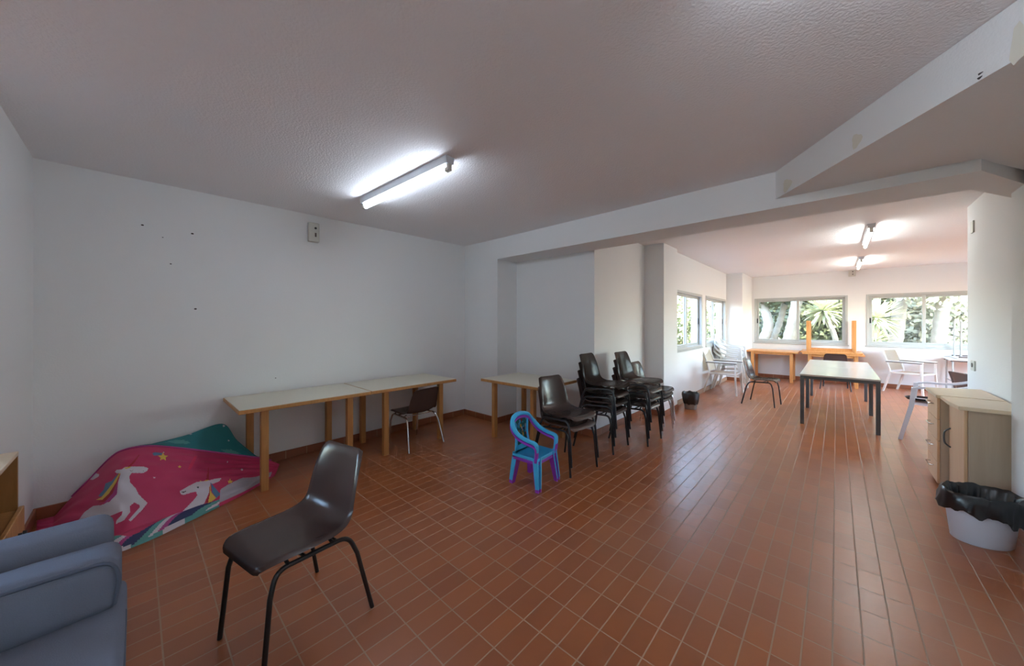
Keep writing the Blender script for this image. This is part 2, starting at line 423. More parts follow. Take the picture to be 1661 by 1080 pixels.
window('window_6_added', 'x', -3.08, 1, W6_ADDED, 0.5, False)  # unseen window, added to give the near room daylight

# ------------------------------------------------------------------ ceiling lights
def batten(name, label, p, rotz, L, tube_m, z):
    t = thing(name, label, 'ceiling light', (p[0], p[1], z), rotz, 'fluorescent batten lights')
    bm = bmesh.new(); h = L / 2
    prism_pts = [(-0.038, 0.0), (0.038, 0.0), (0.030, -0.052), (-0.030, -0.052)]
    a = [bm.verts.new((-h, y, zz)) for y, zz in prism_pts]; c = [bm.verts.new((h, y, zz)) for y, zz in prism_pts]
    bm.faces.new(a); bm.faces.new(c[::-1])
    for i in range(4): bm.faces.new((a[i], a[(i + 1) % 4], c[(i + 1) % 4], c[i]))
    obj('housing', bm, 'lamp_body', t)
    for s in (-1, 1):
        bm = bmesh.new(); box(bm, (s * (h - 0.012) - 0.012, -0.016, -0.100), (s * (h - 0.012) + 0.012, 0.016, -0.048), 0.003)
        box(bm, (s * (h - 0.035) - 0.014, -0.017, -0.103), (s * (h - 0.035) + 0.014, 0.017, -0.073), 0.006)
        obj('lamp_holder', bm, 'box', t)
    bm = bmesh.new(); tube(bm, [(-h + 0.03, 0, -0.088), (h - 0.03, 0, -0.088)], 0.0145, 14)
    obj('tube', bm, tube_m, t, True)
    return t
batten('fluorescent_light', 'lit fluorescent batten on the near ceiling above the two long wall tables', (-2.66, 1.50), 0.03, 1.30, 'tube', ZC)
batten('fluorescent_light', 'lit fluorescent batten near the lowered ceiling, only its glow in the frame', (0.29, 1.24), 0.0, 1.05, 'tube', ZC)
batten('fluorescent_light', 'lit fluorescent batten on the far room ceiling, nearer of its two', (0.31, 6.72), PI / 2, 1.30, 'tube2', ZF)
batten('fluorescent_light', 'fluorescent batten on the far room ceiling close to the far windows', (0.33, 9.6), PI / 2, 1.25, 'tube2', ZF)

# ------------------------------------------------------------------ fittings on the walls
t = thing('wall_sensor', 'small ivory box with a dark button high on the left wall under the ceiling', 'sensor', (-4.22, 1.327, 2.405))
b = bmesh.new(); box(b, (0, -0.055, -0.105), (0.045, 0.055, 0.105), 0.012, 3); obj('housing', b, 'box', t, True)
b = bmesh.new(); tube(b, [(0.044, 0.012, 0.045), (0.052, 0.012, 0.045)], 0.012, 10); obj('button', b, 'black', t)
b = bmesh.new(); box(b, (0.044, 0.005, -0.05), (0.050, 0.022, -0.005), 0.004); obj('slot', b, 'dark_trim', t)
t = thing('air_grille', 'grey double ventilation grille on the white beam below the ceiling', 'vent', (-2.09, YB, 2.505))
b = bmesh.new()
box(b, (-0.095, -0.014, -0.105), (0.095, 0.0, 0.105), 0.003, 1); obj('frame', b, 'vent', t)
for cx in (-0.046, 0.046):
    b = bmesh.new()
    for k in range(12): box(b, (cx - 0.040, -0.019, -0.092 + k * 0.0155), (cx + 0.040, -0.013, -0.084 + k * 0.0155))
    obj('louvre', b, 'vent', t)
p = at_x(1580, 593, 1.0)
t = thing('wall_socket', 'white wall socket low on the pillar above the beech cabinets', 'socket', (1.0, p.y, p.z))
b = bmesh.new(); box(b, (-0.012, -0.06, -0.05), (0, 0.06, 0.05), 0.004); obj('plate', b, 'box', t)
b = bmesh.new(); tube(b, [(-0.0115, 0, 0.005), (-0.016, 0, 0.005)], 0.022, 14); obj('outlet', b, 'grey_metal', t)
p = at_x(1579, 368, 1.0)
b = bmesh.new(); box(b, (-0.012, -0.04, -0.06), (0, 0.04, 0.06), 0.004)
tag(obj('blank_plate', b, 'box', None, loc=(1.0, p.y, p.z)), 'small blank white plate high on the pillar near the far ceiling', 'wall plate')
p = at_y(1382, 443, YF)
t = thing('alarm_box', 'small pale alarm box high on the far wall between the windows', 'sensor', (p.x, YF, p.z))
b = bmesh.new(); box(b, (-0.06, -0.04, -0.08), (0.06, 0, 0.08), 0.012, 2); obj('housing', b, 'box', t)
for zz in (-0.03, 0.03):
    b = bmesh.new(); tube(b, [(0.012, -0.039, zz), (0.012, -0.045, zz)], 0.012, 10); obj('button', b, 'dark_trim', t)

# ------------------------------------------------------------------ shell chairs
def lerp_tab(tab, t):
    n = len(tab) - 1; x = t * n; i = min(int(x), n - 1); f = x - i
    p = [tab[max(i - 1, 0)], tab[i], tab[i + 1], tab[min(i + 2, n)]]
    return 0.5 * (2 * p[1] + (p[2] - p[0]) * f + (2 * p[0] - 5 * p[1] + 4 * p[2] - p[3]) * f * f + (3 * p[1] - p[0] - 3 * p[2] + p[3]) * f ** 3)
PY = [-0.232, -0.222, -0.185, -0.10, 0.0, 0.085, 0.150, 0.185, 0.200, 0.213, 0.228, 0.240, 0.252, 0.262]
PZ = [0.412, 0.434, 0.445, 0.440, 0.428, 0.422, 0.436, 0.480, 0.545, 0.615, 0.685, 0.740, 0.764, 0.762]
PW = [0.150, 0.172, 0.195, 0.208, 0.214, 0.214, 0.207, 0.200, 0.194, 0.188, 0.180, 0.168, 0.148, 0.128]
PC = [0.000, 0.004, 0.010, 0.016, 0.024, 0.032, 0.038, 0.036, 0.034, 0.030, 0.022, 0.012, 0.004, 0.000]
def shell_fn(u, v):
    s = v * 2 - 1
    y, z, w, c = (lerp_tab(T, u) for T in (PY, PZ, PW, PC))
    e = 0.01
    y1, z1 = lerp_tab(PY, min(1, u + e)), lerp_tab(PZ, min(1, u + e)); y0, z0 = lerp_tab(PY, max(0, u - e)), lerp_tab(PZ, max(0, u - e))
    ty, tz = y1 - y0, z1 - z0; l = math.hypot(ty, tz) or 1; ny, nz = -tz / l, ty / l
    off = c * abs(s) ** 2.2
    a = abs(s)
    if a > 0.88: off -= 0.013 * ((a - 0.88) / 0.12) ** 1.6
    return Vector((s * w, y + ny * off, z + nz * off))
def make_chair(label, metal, loc, rotz):
    t = thing('shell_chair', label, 'chair', loc, rotz)
    bm = bmesh.new(); vs, fs = grid(bm, shell_fn, 40, 22)
    bmesh.ops.solidify(bm, geom=fs, thickness=0.006)
    obj('seat_shell', bm, 'shell', t, True, 60)
    bm = bmesh.new()
    for s in (-1, 1):
        top = round_path([(s * 0.187, -0.192, 0.31), (s * 0.178, -0.165, 0.405), (s * 0.195, 0.145, 0.392), (s * 0.212, 0.180, 0.30)], 0.05, 6)
        tube(bm, top, 0.0105, 10)
        tube(bm, [(s * 0.186, -0.12, 0.404), (s * 0.15, -0.12, 0.425)], 0.008, 8); tube(bm, [(s * 0.19, 0.07, 0.396), (s * 0.15, 0.07, 0.416)], 0.008, 8)
    tube(bm, [(-0.184, -0.05, 0.401), (0, -0.05, 0.405), (0.184, -0.05, 0.401)], 0.008, 8)
    tube(bm, [(-0.19, 0.09, 0.395), (0, 0.09, 0.400), (0.19, 0.09, 0.395)], 0.008, 8)
    obj('frame', bm, metal, t, True)
    for s in (-1, 1):
        for (a, c) in (((s * 0.187, -0.192, 0.312), (s * 0.196, -0.222, 0.0)), ((s * 0.212, 0.180, 0.302), (s * 0.240, 0.245, 0.0))):
            bm = bmesh.new(); tube(bm, [a, c], 0.0105, 10); obj('leg', bm, metal, t, True)
    return t
ch0 = make_chair('dark brown plastic shell chair standing alone in the foreground', 'black', (-1.885, 0.515, 0), R(12))
SB = None; CH = {'black_metal': 'chrome'}
dup(ch0, (-3.66, 2.24, 0), R(-90 + 4), 'brown shell chair with chrome legs tucked under the long wall table', swap=CH, scale=(1, 1, 0.885))
def stack(x, y, rot, labels, dz, chrome, group):
    for k, lab in enumerate(labels):
        a = R(rot); f = 0.012 * k
        dup(ch0, (x + f * math.sin(a), y - f * math.cos(a), k * dz), a, lab, group, swap=CH if k in chrome else None)
stack(-1.975, 2.93, 82, ['brown shell chair at the bottom of the short stack beside the blue child chair',
      'brown shell chair on top of the short stack beside the blue child chair'], 0.095, (), 'stack of two shell chairs')
stack(-1.985, 3.68, 92, ['brown shell chair at the bottom of the four high stack behind the short stack',
      'brown shell chair second from the floor in the four high stack behind the short stack',
      'brown shell chair third from the floor in the four high stack behind the short stack',
      'brown shell chair on top of the four high stack behind the short stack'], 0.095, (), 'nearer stack of four shell chairs')
stack(-1.80, 4.19, 89, ['brown shell chair at the bottom of the tall stack beside the chrome legged stack',
      'brown shell chair second from the floor in the tall stack beside the chrome legged stack',
      'brown shell chair third from the floor in the tall stack beside the chrome legged stack',
      'brown shell chair on top of the tall stack beside the chrome legged stack'], 0.095, (), 'farther stack of four shell chairs')
stack(-1.83, 4.71, 90, ['chrome legged brown chair at the bottom of the stack nearest the small bag lined bin',
      'chrome legged brown chair in the middle of the stack nearest the small bag lined bin',
      'chrome legged brown chair on top of the stack nearest the small bag lined bin'], 0.055, (0, 1, 2), 'stack of three chrome legged chairs')
dup(ch0, (-0.95, 7.44, 0), R(83), 'black legged shell chair standing alone left of the grey far table')
dup(ch0, (-0.02, 10.20, 0), R(180), 'brown shell chair with its back to us at the wooden tables under the far window')
dup(ch0, (1.40, 7.45, 0), R(112), 'dark shell chair showing only its back above the beech cabinets', swap=CH)

# ------------------------------------------------------------------ wooden tables
def make_table(label, loc, rotz, L=1.08, D=0.72, Ht=0.72, top='cream', woodm='oak', leg=0.055, inx=0.055, iny=0.16, group=None, name='wooden_table'):
    t = thing(name, label, 'table', loc, rotz, group)
    bm = bmesh.new(); e = 0.035
    box(bm, (-D / 2 + 0.006, -L / 2 + 0.006, Ht - 0.004), (D / 2 - 0.006, L / 2 - 0.006, Ht), 0.001, 1); obj('tabletop', bm, top, t)
    bm = bmesh.new(); box(bm, (-D / 2, -L / 2, Ht - e), (D / 2, L / 2, Ht - 0.0035), 0.004, 2); obj('edge_frame', bm, woodm, t)
    bm = bmesh.new()
    for s in (-1, 1):
        x = s * (D / 2 - inx - leg / 2); box(bm, (x - 0.01, -L / 2 + iny, Ht - e - 0.05), (x + 0.01, L / 2 - iny, Ht - e))
        y = s * (L / 2 - iny - leg / 2); box(bm, (-D / 2 + inx, y - 0.01, Ht - e - 0.05), (D / 2 - inx, y + 0.01, Ht - e))
    if woodm != 'oak': obj('apron', bm, woodm, t)
    else: bm.free()
    for sx in (-1, 1):
        for sy in (-1, 1):
            bm = bmesh.new(); x = sx * (D / 2 - inx - leg / 2); y = sy * (L / 2 - iny - leg / 2)
            box(bm, (x - leg / 2, y - leg / 2, 0), (x + leg / 2, y + leg / 2, Ht - e - 0.0005), 0.004, 2); obj('leg', bm, woodm, t)
    return t
tb = make_table('cream topped oak table against the left wall beside the pink tent', (-3.83, 1.095, 0), 0)
dup(tb, (-3.83, 2.18, 0), 0, 'cream topped oak table in the left corner with a chair tucked under it')
dup(tb, (-2.80, 3.31, 0), R(90), 'cream topped oak table in the wall recess behind the stacked chairs', scale=(1, 0.88, 1))
t2 = make_table('orange wooden table under the left half of the far window', (-1.16, 10.79, 0), R(90), 1.02, 0.72, 0.73, 'pine', 'pine', 0.06, 0.03, 0.10)
dup(t2, (-0.07, 10.79, 0), R(90), 'orange wooden table under the far window carrying the upturned table')
up = dup(t2, (-0.10, 10.80, 1.4605), R(90), 'orange wooden table lying upside down with its legs in the air before the far window')
up.rotation_euler = (PI, 0, R(90))

# grey tables with dark metal legs, pushed together end to end
def make_grey(label, loc):
    t = thing('grey_table', label, 'table', loc, 0)
    L, D, Ht = 1.30, 0.79, 0.70
    bm = bmesh.new(); box(bm, (-D / 2, -L / 2 + 0.001, Ht - 0.022), (D / 2, L / 2 - 0.001, Ht), 0.003, 2); obj('tabletop', bm, 'grey_lam', t)
    bm = bmesh.new(); q = 0.03
    for s in (-1, 1):
        box(bm, (s * (D / 2 - 0.02) - 0.015, -L / 2 + 0.01, Ht - 0.062), (s * (D / 2 - 0.02) + 0.015, L / 2 - 0.01, Ht - 0.0225), 0.002, 1)
        box(bm, (-D / 2 + 0.035, s * (L / 2 - 0.025) - 0.015, Ht - 0.062), (D / 2 - 0.035, s * (L / 2 - 0.025) + 0.015, Ht - 0.0225), 0.002, 1)
    obj('rail', bm, 'grey_metal', t)
    for sx in (-1, 1):
        for sy in (-1, 1):
            bm = bmesh.new(); x = sx * (D / 2 - 0.025); y = sy * (L / 2 - 0.03)
            box(bm, (x - 0.021, y - 0.021, 0), (x + 0.021, y + 0.021, Ht - 0.0225), 0.003, 1); obj('leg', bm, 'grey_metal', t)
    return t
g1 = make_grey('nearer grey topped table with dark square metal legs in the far room', (0.015, 7.00, 0))
dup(g1, (0.015, 8.31, 0), 0, 'farther grey topped table pushed end to end behind its twin')

# ------------------------------------------------------------------ children's chairs
def make_kid(label, loc, rotz, mat):
    t = thing('child_chair', label, 'chair', loc, rotz, 'stacked child chairs')
    def pad(u, v):
        x = (v - .5) * 0.30 * (1 - 0.06 * (1 - u)); y = -0.135 + 0.265 * u
        z = 0.245 - 0.014 * math.sin(PI * v) * math.sin(PI * min(1, u * 1.2)) - (0.012 * max(0, 0.15 - u) / 0.15)
        return Vector((x, y, z))
    bm = bmesh.new(); vs, fs = grid(bm, pad, 14, 14); bmesh.ops.solidify(bm, geom=fs, thickness=0.010)
    box(bm, (-0.14, -0.136, 0.216), (0.14, -0.128, 0.243), 0.003); 
    for s in (-1, 1): box(bm, (s * 0.141 - 0.004, -0.13, 0.216), (s * 0.141 + 0.004, 0.125, 0.243), 0.003)
    obj('seat', bm, mat, t, True, 50)
    for s in (-1, 1):
        for (p, q) in (((s * 0.122, -0.118, 0.243), (s * 0.148, -0.150, 0.0)), ((s * 0.108, 0.108, 0.243), (s * 0.138, 0.140, 0.0))):
            bm = bmesh.new()
            sect = [(-1, -1), (-0.6, -1), (-0.6, 0.5), (0.6, 0.5), (0.6, -1), (1, -1), (1, 1), (-1, 1)]
            sg = -1 if p[1] > 0 else 1
            tube(bm, [p, Vector(p).lerp(Vector(q), .5), q], [0.031, 0.027, 0.021], sect=[(a, bb * .8 * sg) for a, bb in sect], up=(0, 1, 0))
            obj('leg', bm, mat, t)
    pts = [(-0.150, -0.125, 0.245), (-0.152, -0.135, 0.335), (-0.155, -0.118, 0.372), (-0.158, -0.04, 0.385), (-0.160, 0.05, 0.412), (-0.152, 0.12, 0.47), (-0.11, 0.152, 0.53), (0, 0.165, 0.552)]
    path = smooth_path(pts + [(-x, y, z) for x, y, z in pts[-2::-1]], 6)
    bm = bmesh.new(); tube(bm, path, 0.019, sect=[(-1, -0.55), (-0.5, -0.75), (0.5, -0.75), (1, -0.55), (1, 0.35), (-1, 0.35)], up=(0, 0.35, -1)); obj('arm_frame', bm, mat, t, True, 45)
    bm = bmesh.new()
    for s in (-1, 1): tube(bm, smooth_path([(s * 0.10, 0.125, 0.24), (s * 0.078, 0.138, 0.38), (s * 0.105, 0.152, 0.525)], 5), 0.013, sect=[(-1, -.5), (1, -.5), (1, .5), (-1, .5)], up=(0, 1, 0))
    tube(bm, [(-0.095, 0.124, 0.265), (0.095, 0.124, 0.265)], 0.022, sect=[(-1, -.3), (1, -.3), (1, .3), (-1, .3)], up=(0, 1, 0))
    obj('back_rails', bm, mat, t)
    bm = bmesh.new(); rn = random.Random(3)
    def pan(u, v):
        z = 0.30 + 0.232 * u; w = 0.062 + 0.03 * u; return Vector(((v - .5) * 2 * w, 0.127 + 0.03 * u, z))
    vs, fs = grid(bm, pan, 56, 44)
    cen = [(rn.random(), rn.random(), 0.03 + 0.06 * rn.random(), rn.choice((1, 1, 2, 3, 4, 5))) for _ in range(34)]
    for k, f in enumerate(fs):
        i, j = k // 44, k % 44; u, v = (i + .5) / 56, (j + .5) / 44
        for (a, c, r, m) in cen:
            if (u - a) ** 2 + (v - c) ** 2 < r * r: f.material_index = m
    bmesh.ops.solidify(bm, geom=fs, thickness=0.006)
    obj('back_panel', bm, ['teal', 'pwhite', 'pyellow', 'pred', 'blue', 'pnavy'], t)
    return t
kr = R(94)
make_kid('purple plastic child armchair nested under the sky blue one', (-1.985, 2.425, 0), kr, 'purple')
make_kid('sky blue plastic child armchair with patterned back, stacked on the purple one', (-1.983, 2.425, 0.028), kr, 'blue')

# ------------------------------------------------------------------ white garden armchairs
def make_armchair(label, loc, rotz, sc=1.0):
    t = thing('white_armchair', label, 'chair', loc, rotz)
    bm = bmesh.new()
    def seat(u, v): return Vector(((v - .5) * 0.46, -0.23 + 0.45 * u, 0.42 - 0.012 * math.sin(PI * v) - 0.02 * u))
    vs, fs = grid(bm, seat, 8, 8); bmesh.ops.solidify(bm, geom=fs, thickness=0.012); obj('seat', bm, 'mesh_beige', t, True, 40)
    bm = bmesh.new()
    def back(u, v): return Vector(((v - .5) * (0.46 - 0.03 * u), 0.215 + 0.11 * u + 0.035 * (1 - (2 * v - 1) ** 2) * u, 0.44 + 0.40 * u))
    vs, fs = grid(bm, back, 8, 10); bmesh.ops.solidify(bm, geom=fs, thickness=0.012); obj('backrest', bm, 'mesh_beige', t, True, 40)
    sq = [(-1, -.6), (1, -.6), (1, .6), (-1, .6)]
    bm = bmesh.new()
    box(bm, (-0.25, -0.25, 0.385), (0.25, -0.225, 0.415), 0.004)
    for s in (-1, 1):
        box(bm, (s * 0.243 - 0.013, -0.23, 0.385), (s * 0.243 + 0.013, 0.22, 0.415), 0.004)
        tube(bm, smooth_path([(s * 0.24, 0.20, 0.40), (s * 0.24, 0.225, 0.52), (s * 0.232, 0.29, 0.74), (s * 0.222, 0.33, 0.845)], 4), 0.014, 8)
    obj('frame', bm, 'white_pl', t, True, 40)
    for s in (-1, 1):
        bm = bmesh.new(); tube(bm, [(s * 0.245, -0.245, 0.62), (s * 0.25, -0.25, 0.3), (s * 0.255, -0.27, 0)], 0.021, sect=sq, up=(0, 1, 0)); obj('leg', bm, 'white_pl', t)
        bm = bmesh.new(); tube(bm, [(s * 0.243, 0.20, 0.40), (s * 0.255, 0.31, 0)], 0.021, sect=sq, up=(0, 1, 0)); obj('leg', bm, 'white_pl', t)
        bm = bmesh.new(); box(bm, (s * 0.248 - 0.025, -0.27, 0.622), (s * 0.248 + 0.025, 0.27, 0.645), 0.008); a = obj('armrest', bm, 'white_pl', t, True, 40)
        bm = bmesh.new(); box(bm, (s * 0.248 - 0.027, -0.265, 0.610), (s * 0.248 + 0.027, 0.265, 0.621), 0.002, 1); obj('underside_strip', bm, 'dark_trim', a)
    return t
wa = make_armchair('white metal armchair with beige seat in front of the stacked white garden chairs', (-1.67, 8.12, 0), R(88))
dup(wa, (1.10, 10.66, 0), R(62), 'white metal armchair alone below the right far window')

def make_monobloc(label, loc, rotz, mat, k=0.0):
    t = thing('garden_chair', label, 'chair', loc, rotz)
    bm = bmesh.new()
    def seat(u, v): return Vector(((v - .5) * 0.46, -0.24 + 0.46 * u, 0.43 - 0.015 * math.sin(PI * v) - 0.025 * u))
    vs, fs = grid(bm, seat, 8, 8); bmesh.ops.solidify(bm, geom=fs, thickness=0.012); obj('seat', bm, mat, t, True, 40)
    bm = bmesh.new()
    for i in range(6):
        v0 = i / 6 + 0.02; v1 = (i + 1) / 6 - 0.02
        def sl(u, v): 
            vv = v0 + (v1 - v0) * v; return Vector(((vv - .5) * (0.42 - 0.02 * u), 0.20 + 0.14 * u + 0.04 * (1 - (2 * vv - 1) ** 2), 0.44 + 0.38 * u))
        vs, fs = grid(bm, sl, 6, 2); bmesh.ops.solidify(bm, geom=fs, thickness=0.010)
    top = smooth_path([(-0.235, 0.335, 0.80), (-0.15, 0.37, 0.845), (0, 0.385, 0.86), (0.15, 0.37, 0.845), (0.235, 0.335, 0.80)], 4)
    tube(bm, top, 0.026, sect=[(-.4, -1), (.4, -1), (.4, 1), (-.4, 1)], up=(0, 0, 1))
    obj('backrest', bm, mat, t, True, 40)
    for s in (-1, 1):
        bm = bmesh.new()
        tube(bm, smooth_path([(s * 0.235, 0.335, 0.81), (s * 0.265, 0.22, 0.72), (s * 0.275, 0.05, 0.66), (s * 0.275, -0.16, 0.65), (s * 0.272, -0.245, 0.625)], 5), 0.027, sect=[(-1, -.45), (1, -.45), (1, .45), (-1, .45)], up=(0, 0, 1))
        obj('armrest', bm, mat, t, True, 40)
        bm = bmesh.new(); tube(bm, [(s * 0.272, -0.235, 0.64), (s * 0.268, -0.255, 0.42), (s * 0.285, -0.345, 0)], [0.034, 0.036, 0.030], sect=[(-1, -.6), (1, -.6), (1, .6), (-1, .6)], up=(0, 1, 0)); obj('leg', bm, mat, t)
        bm = bmesh.new(); tube(bm, [(s * 0.235, 0.19, 0.44), (s * 0.255, 0.26, 0.22), (s * 0.275, 0.34, 0)], [0.034, 0.040, 0.030], sect=[(-1, -.6), (1, -.6), (1, .6), (-1, .6)], up=(0, 1, 0)); obj('leg', bm, mat, t)
    return t
mo = make_monobloc('white plastic garden chair at the bottom of the stack by the column', (-1.69, 8.78, 0), R(90), 'white_pl'); mo.scale = (0.9, 0.80, 1)
for k, w in enumerate(('second from the floor in', 'third from the floor in', 'on top of')):
    dup(mo, (-1.69 + 0.012 * (k + 1), 8.78, 0.085 * (k + 1)), R(90), 'white plastic garden chair %s the stack by the column' % w, 'stacked white garden chairs')
mo['group'] = 'stacked white garden chairs'
mg = dup(mo, (0.95, 6.58, 0), R(-98), scale=(1, 1, 1), label='pale grey plastic armchair half hidden behind the beech cabinets', swap={'white_plastic': 'lav_pl'})
p = at_z(1484, 647, 0.50)
t = thing('black_tray', 'small black rimmed oval tray lying on the seat of the pale grey armchair', 'tray', (0.80, 6.80, 0.437), R(20))
b = bmesh.new(); lathe(b, [(0.001, 0.004), (0.13, 0.004), (0.16, 0.030), (0.168, 0.030), (0.14, 0.0), (0.001, 0.0)], 28, fn=lambda j, a, r, z: (r * (1 - 0.25 * abs(math.sin(a))), z)); obj('tray_body', b, 'black', t, True)
b = bmesh.new(); lathe(b, [(0.001, 0.006), (0.125, 0.006), (0.125, 0.0045), (0.001, 0.0045)], 28, fn=lambda j, a, r, z: (r * (1 - 0.25 * abs(math.sin(a))), z)); obj('pale_lining', b, 'white_pl', t)

# ------------------------------------------------------------------ white folding tables at the far right
def make_fold(label, loc, rotx=0.0):
    t = thing('folding_table', label, 'table', loc, 0)
    bm = bmesh.new(); box(bm, (-0.45, -0.30, 0.70), (0.45, 0.30, 0.725), 0.006, 2); obj('tabletop', bm, 'white_pl', t)
    bm = bmesh.new(); box(bm, (-0.43, -0.28, 0.675), (0.43, -0.26, 0.6995)); box(bm, (-0.43, 0.26, 0.675), (0.43, 0.28, 0.6995)); obj('rail', bm, 'dark_trim', t)
    for sx in (-1, 1):
        for sy in (-1, 1):
            bm = bmesh.new(); tube(bm, [(sx * 0.40, sy * 0.25, 0.6995), (sx * 0.40, sy * 0.27, 0)], 0.014, 10); obj('leg', bm, 'alu_grey', t, True)
        bm = bmesh.new(); tube(bm, [(sx * 0.40, -0.26, 0.30), (sx * 0.40, 0.26, 0.30)], 0.010, 8); obj('crossbar', bm, 'alu_grey', t, True)
    return t
f1 = make_fold('white folding table standing at the right end of the far wall', (2.02, 10.84, 0))
f2 = dup(f1, (2.12, 10.86, 1.4505), 0, 'white folding table lying upturned on its twin with thin grey legs up'); f2.rotation_euler = (PI, 0, 0)

# ------------------------------------------------------------------ beech cabinets (right)
XA, XB, XW = 0.635, 0.697, 0.983
CT = 0.80
t = thing('drawer_cabinet', 'beech laminate cabinet with four drawers, farther of the pair at the right wall', 'cabinet', (0, 0, 0))
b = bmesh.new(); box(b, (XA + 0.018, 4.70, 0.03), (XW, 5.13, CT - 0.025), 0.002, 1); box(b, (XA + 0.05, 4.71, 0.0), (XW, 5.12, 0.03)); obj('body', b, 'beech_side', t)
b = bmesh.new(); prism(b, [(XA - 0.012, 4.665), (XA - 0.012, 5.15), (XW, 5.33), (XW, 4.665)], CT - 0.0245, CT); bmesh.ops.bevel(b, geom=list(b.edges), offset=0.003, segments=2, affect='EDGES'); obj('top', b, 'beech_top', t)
dh = (CT - 0.065) / 4
for k in range(4):
    z0 = 0.035 + k * dh
    b = bmesh.new(); box(b, (XA, 4.705, z0), (XA + 0.017, 5.125, z0 + dh - 0.005), 0.002, 1); d = obj('drawer', b, 'beech', t)
    b = bmesh.new(); tube(b, round_path([(XA, 4.84, z0 + 0.115), (XA - 0.028, 4.84, z0 + 0.115), (XA - 0.028, 4.99, z0 + 0.115), (XA, 4.99, z0 + 0.115)], 0.012, 4), 0.005, 8); obj('handle', b, 'chrome', d, True)
t = thing('door_cabinet', 'beech laminate cupboard with one door, nearer of the pair beside the bucket', 'cabinet', (0, 0, 0))
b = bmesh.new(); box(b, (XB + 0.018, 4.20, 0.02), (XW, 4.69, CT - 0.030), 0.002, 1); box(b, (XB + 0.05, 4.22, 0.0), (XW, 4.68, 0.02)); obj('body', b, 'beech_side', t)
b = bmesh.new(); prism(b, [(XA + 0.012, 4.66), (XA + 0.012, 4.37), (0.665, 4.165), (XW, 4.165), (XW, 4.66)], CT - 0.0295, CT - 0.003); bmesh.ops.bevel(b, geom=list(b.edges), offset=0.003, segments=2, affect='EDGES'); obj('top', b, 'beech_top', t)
b = bmesh.new(); box(b, (XB, 4.21, 0.03), (XB + 0.0175, 4.68, CT - 0.035), 0.002, 1); d = obj('door', b, 'beech', t)
b = bmesh.new(); tube(b, smooth_path([(XB, 4.62, 0.38), (XB - 0.03, 4.62, 0.41), (XB - 0.036, 4.62, 0.46), (XB - 0.03, 4.62, 0.51), (XB, 4.62, 0.54)], 4), 0.006, 8); obj('handle', b, 'grey_metal', d, True)

# ------------------------------------------------------------------ bucket and bin
def crumple(a, s): return math.sin(7 * a + s) * 0.5 + math.sin(13 * a + 2.1 * s) * 0.3 + math.sin(23 * a + s * 3.7) * 0.2
bx_, by_ = 0.668, 3.78
BC = (0.690, 3.745)
t = thing('white_bucket', 'white oval plastic bucket with a black bin bag over its rim by the right wall', 'bucket', (BC[0], BC[1], 0), R(32))
ex = 1.18
def oval(j, a, r, z): return (r * (1 / math.sqrt((math.cos(a) / 1.15) ** 2 + (math.sin(a) / 0.88) ** 2)), z)
b = bmesh.new(); lathe(b, [(0.001, 0.0), (0.118, 0.0), (0.124, 0.008), (0.152, 0.29), (0.158, 0.30), (0.158, 0.31), (0.150, 0.31), (0.120, 0.012), (0.001, 0.010)], 48, fn=oval); obj('pail', b, 'bucket', t, True, 35)
b = bmesh.new(); tube(b, [Vector((oval(0, 2 * PI * k / 40, 0.157, 0)[0] * math.cos(2 * PI * k / 40), oval(0, 2 * PI * k / 40, 0.157, 0)[0] * math.sin(2 * PI * k / 40), 0.300)) for k in range(41)], 0.006, 8, caps=False); obj('rim', b, 'bucket', t, True)
def bagf(j, a, r, z):
    rr, zz = oval(j, a, r, z); c = crumple(a, j * 1.3)
    amp = (0.012, 0.014, 0.008, 0.005, 0.004, 0.009, 0.016, 0.010)[min(j, 7)]
    zz2 = zz + (0.022 if j in (0, 1) else 0.008) * crumple(a * 1.0, j + 2.0)
    if j in (0, 1): zz2 -= 0.055 * max(0, math.cos(a + 0.9)) ** 3
    return (rr + amp * c, zz2)
b = bmesh.new(); lathe(b, [(0.172, 0.205), (0.176, 0.235), (0.173, 0.275), (0.168, 0.312), (0.158, 0.322), (0.140, 0.305), (0.118, 0.20), (0.085, 0.10), (0.002, 0.085)], 96, fn=bagf)
tag(obj('bin_bag', b, 'bag', None, True, 50, loc=(BC[0], BC[1], 0), rotz=R(32)), 'black plastic bin bag lining the white bucket and folded over its rim', 'bag')

t = thing('waste_bin', 'small grey waste bin in a black bag at the foot of the pier', 'bin', (-1.765, 6.23, 0))
b = bmesh.new(); lathe(b, [(0.001, 0), (0.085, 0), (0.088, 0.006), (0.118, 0.245), (0.110, 0.245), (0.082, 0.010), (0.001, 0.008)], 32); obj('pail', b, 'binbody', t, True, 35)
b = bmesh.new(); lathe(b, [(0.103, 0.085), (0.118, 0.14), (0.131, 0.235), (0.128, 0.262), (0.118, 0.268), (0.103, 0.245), (0.080, 0.12), (0.002, 0.10)], 64, fn=lambda j, a, r, z: (r + 0.006 * crumple(a, j) * (1 if j < 4 else .6), z + 0.012 * crumple(a, j + 3) * (1 if j < 5 else .3)))
tag(obj('bin_bag', b, 'bag', None, True, 50, loc=(-1.765, 6.23, 0)), 'black plastic bag wrapped over the small bin at the foot of the pier', 'bag')

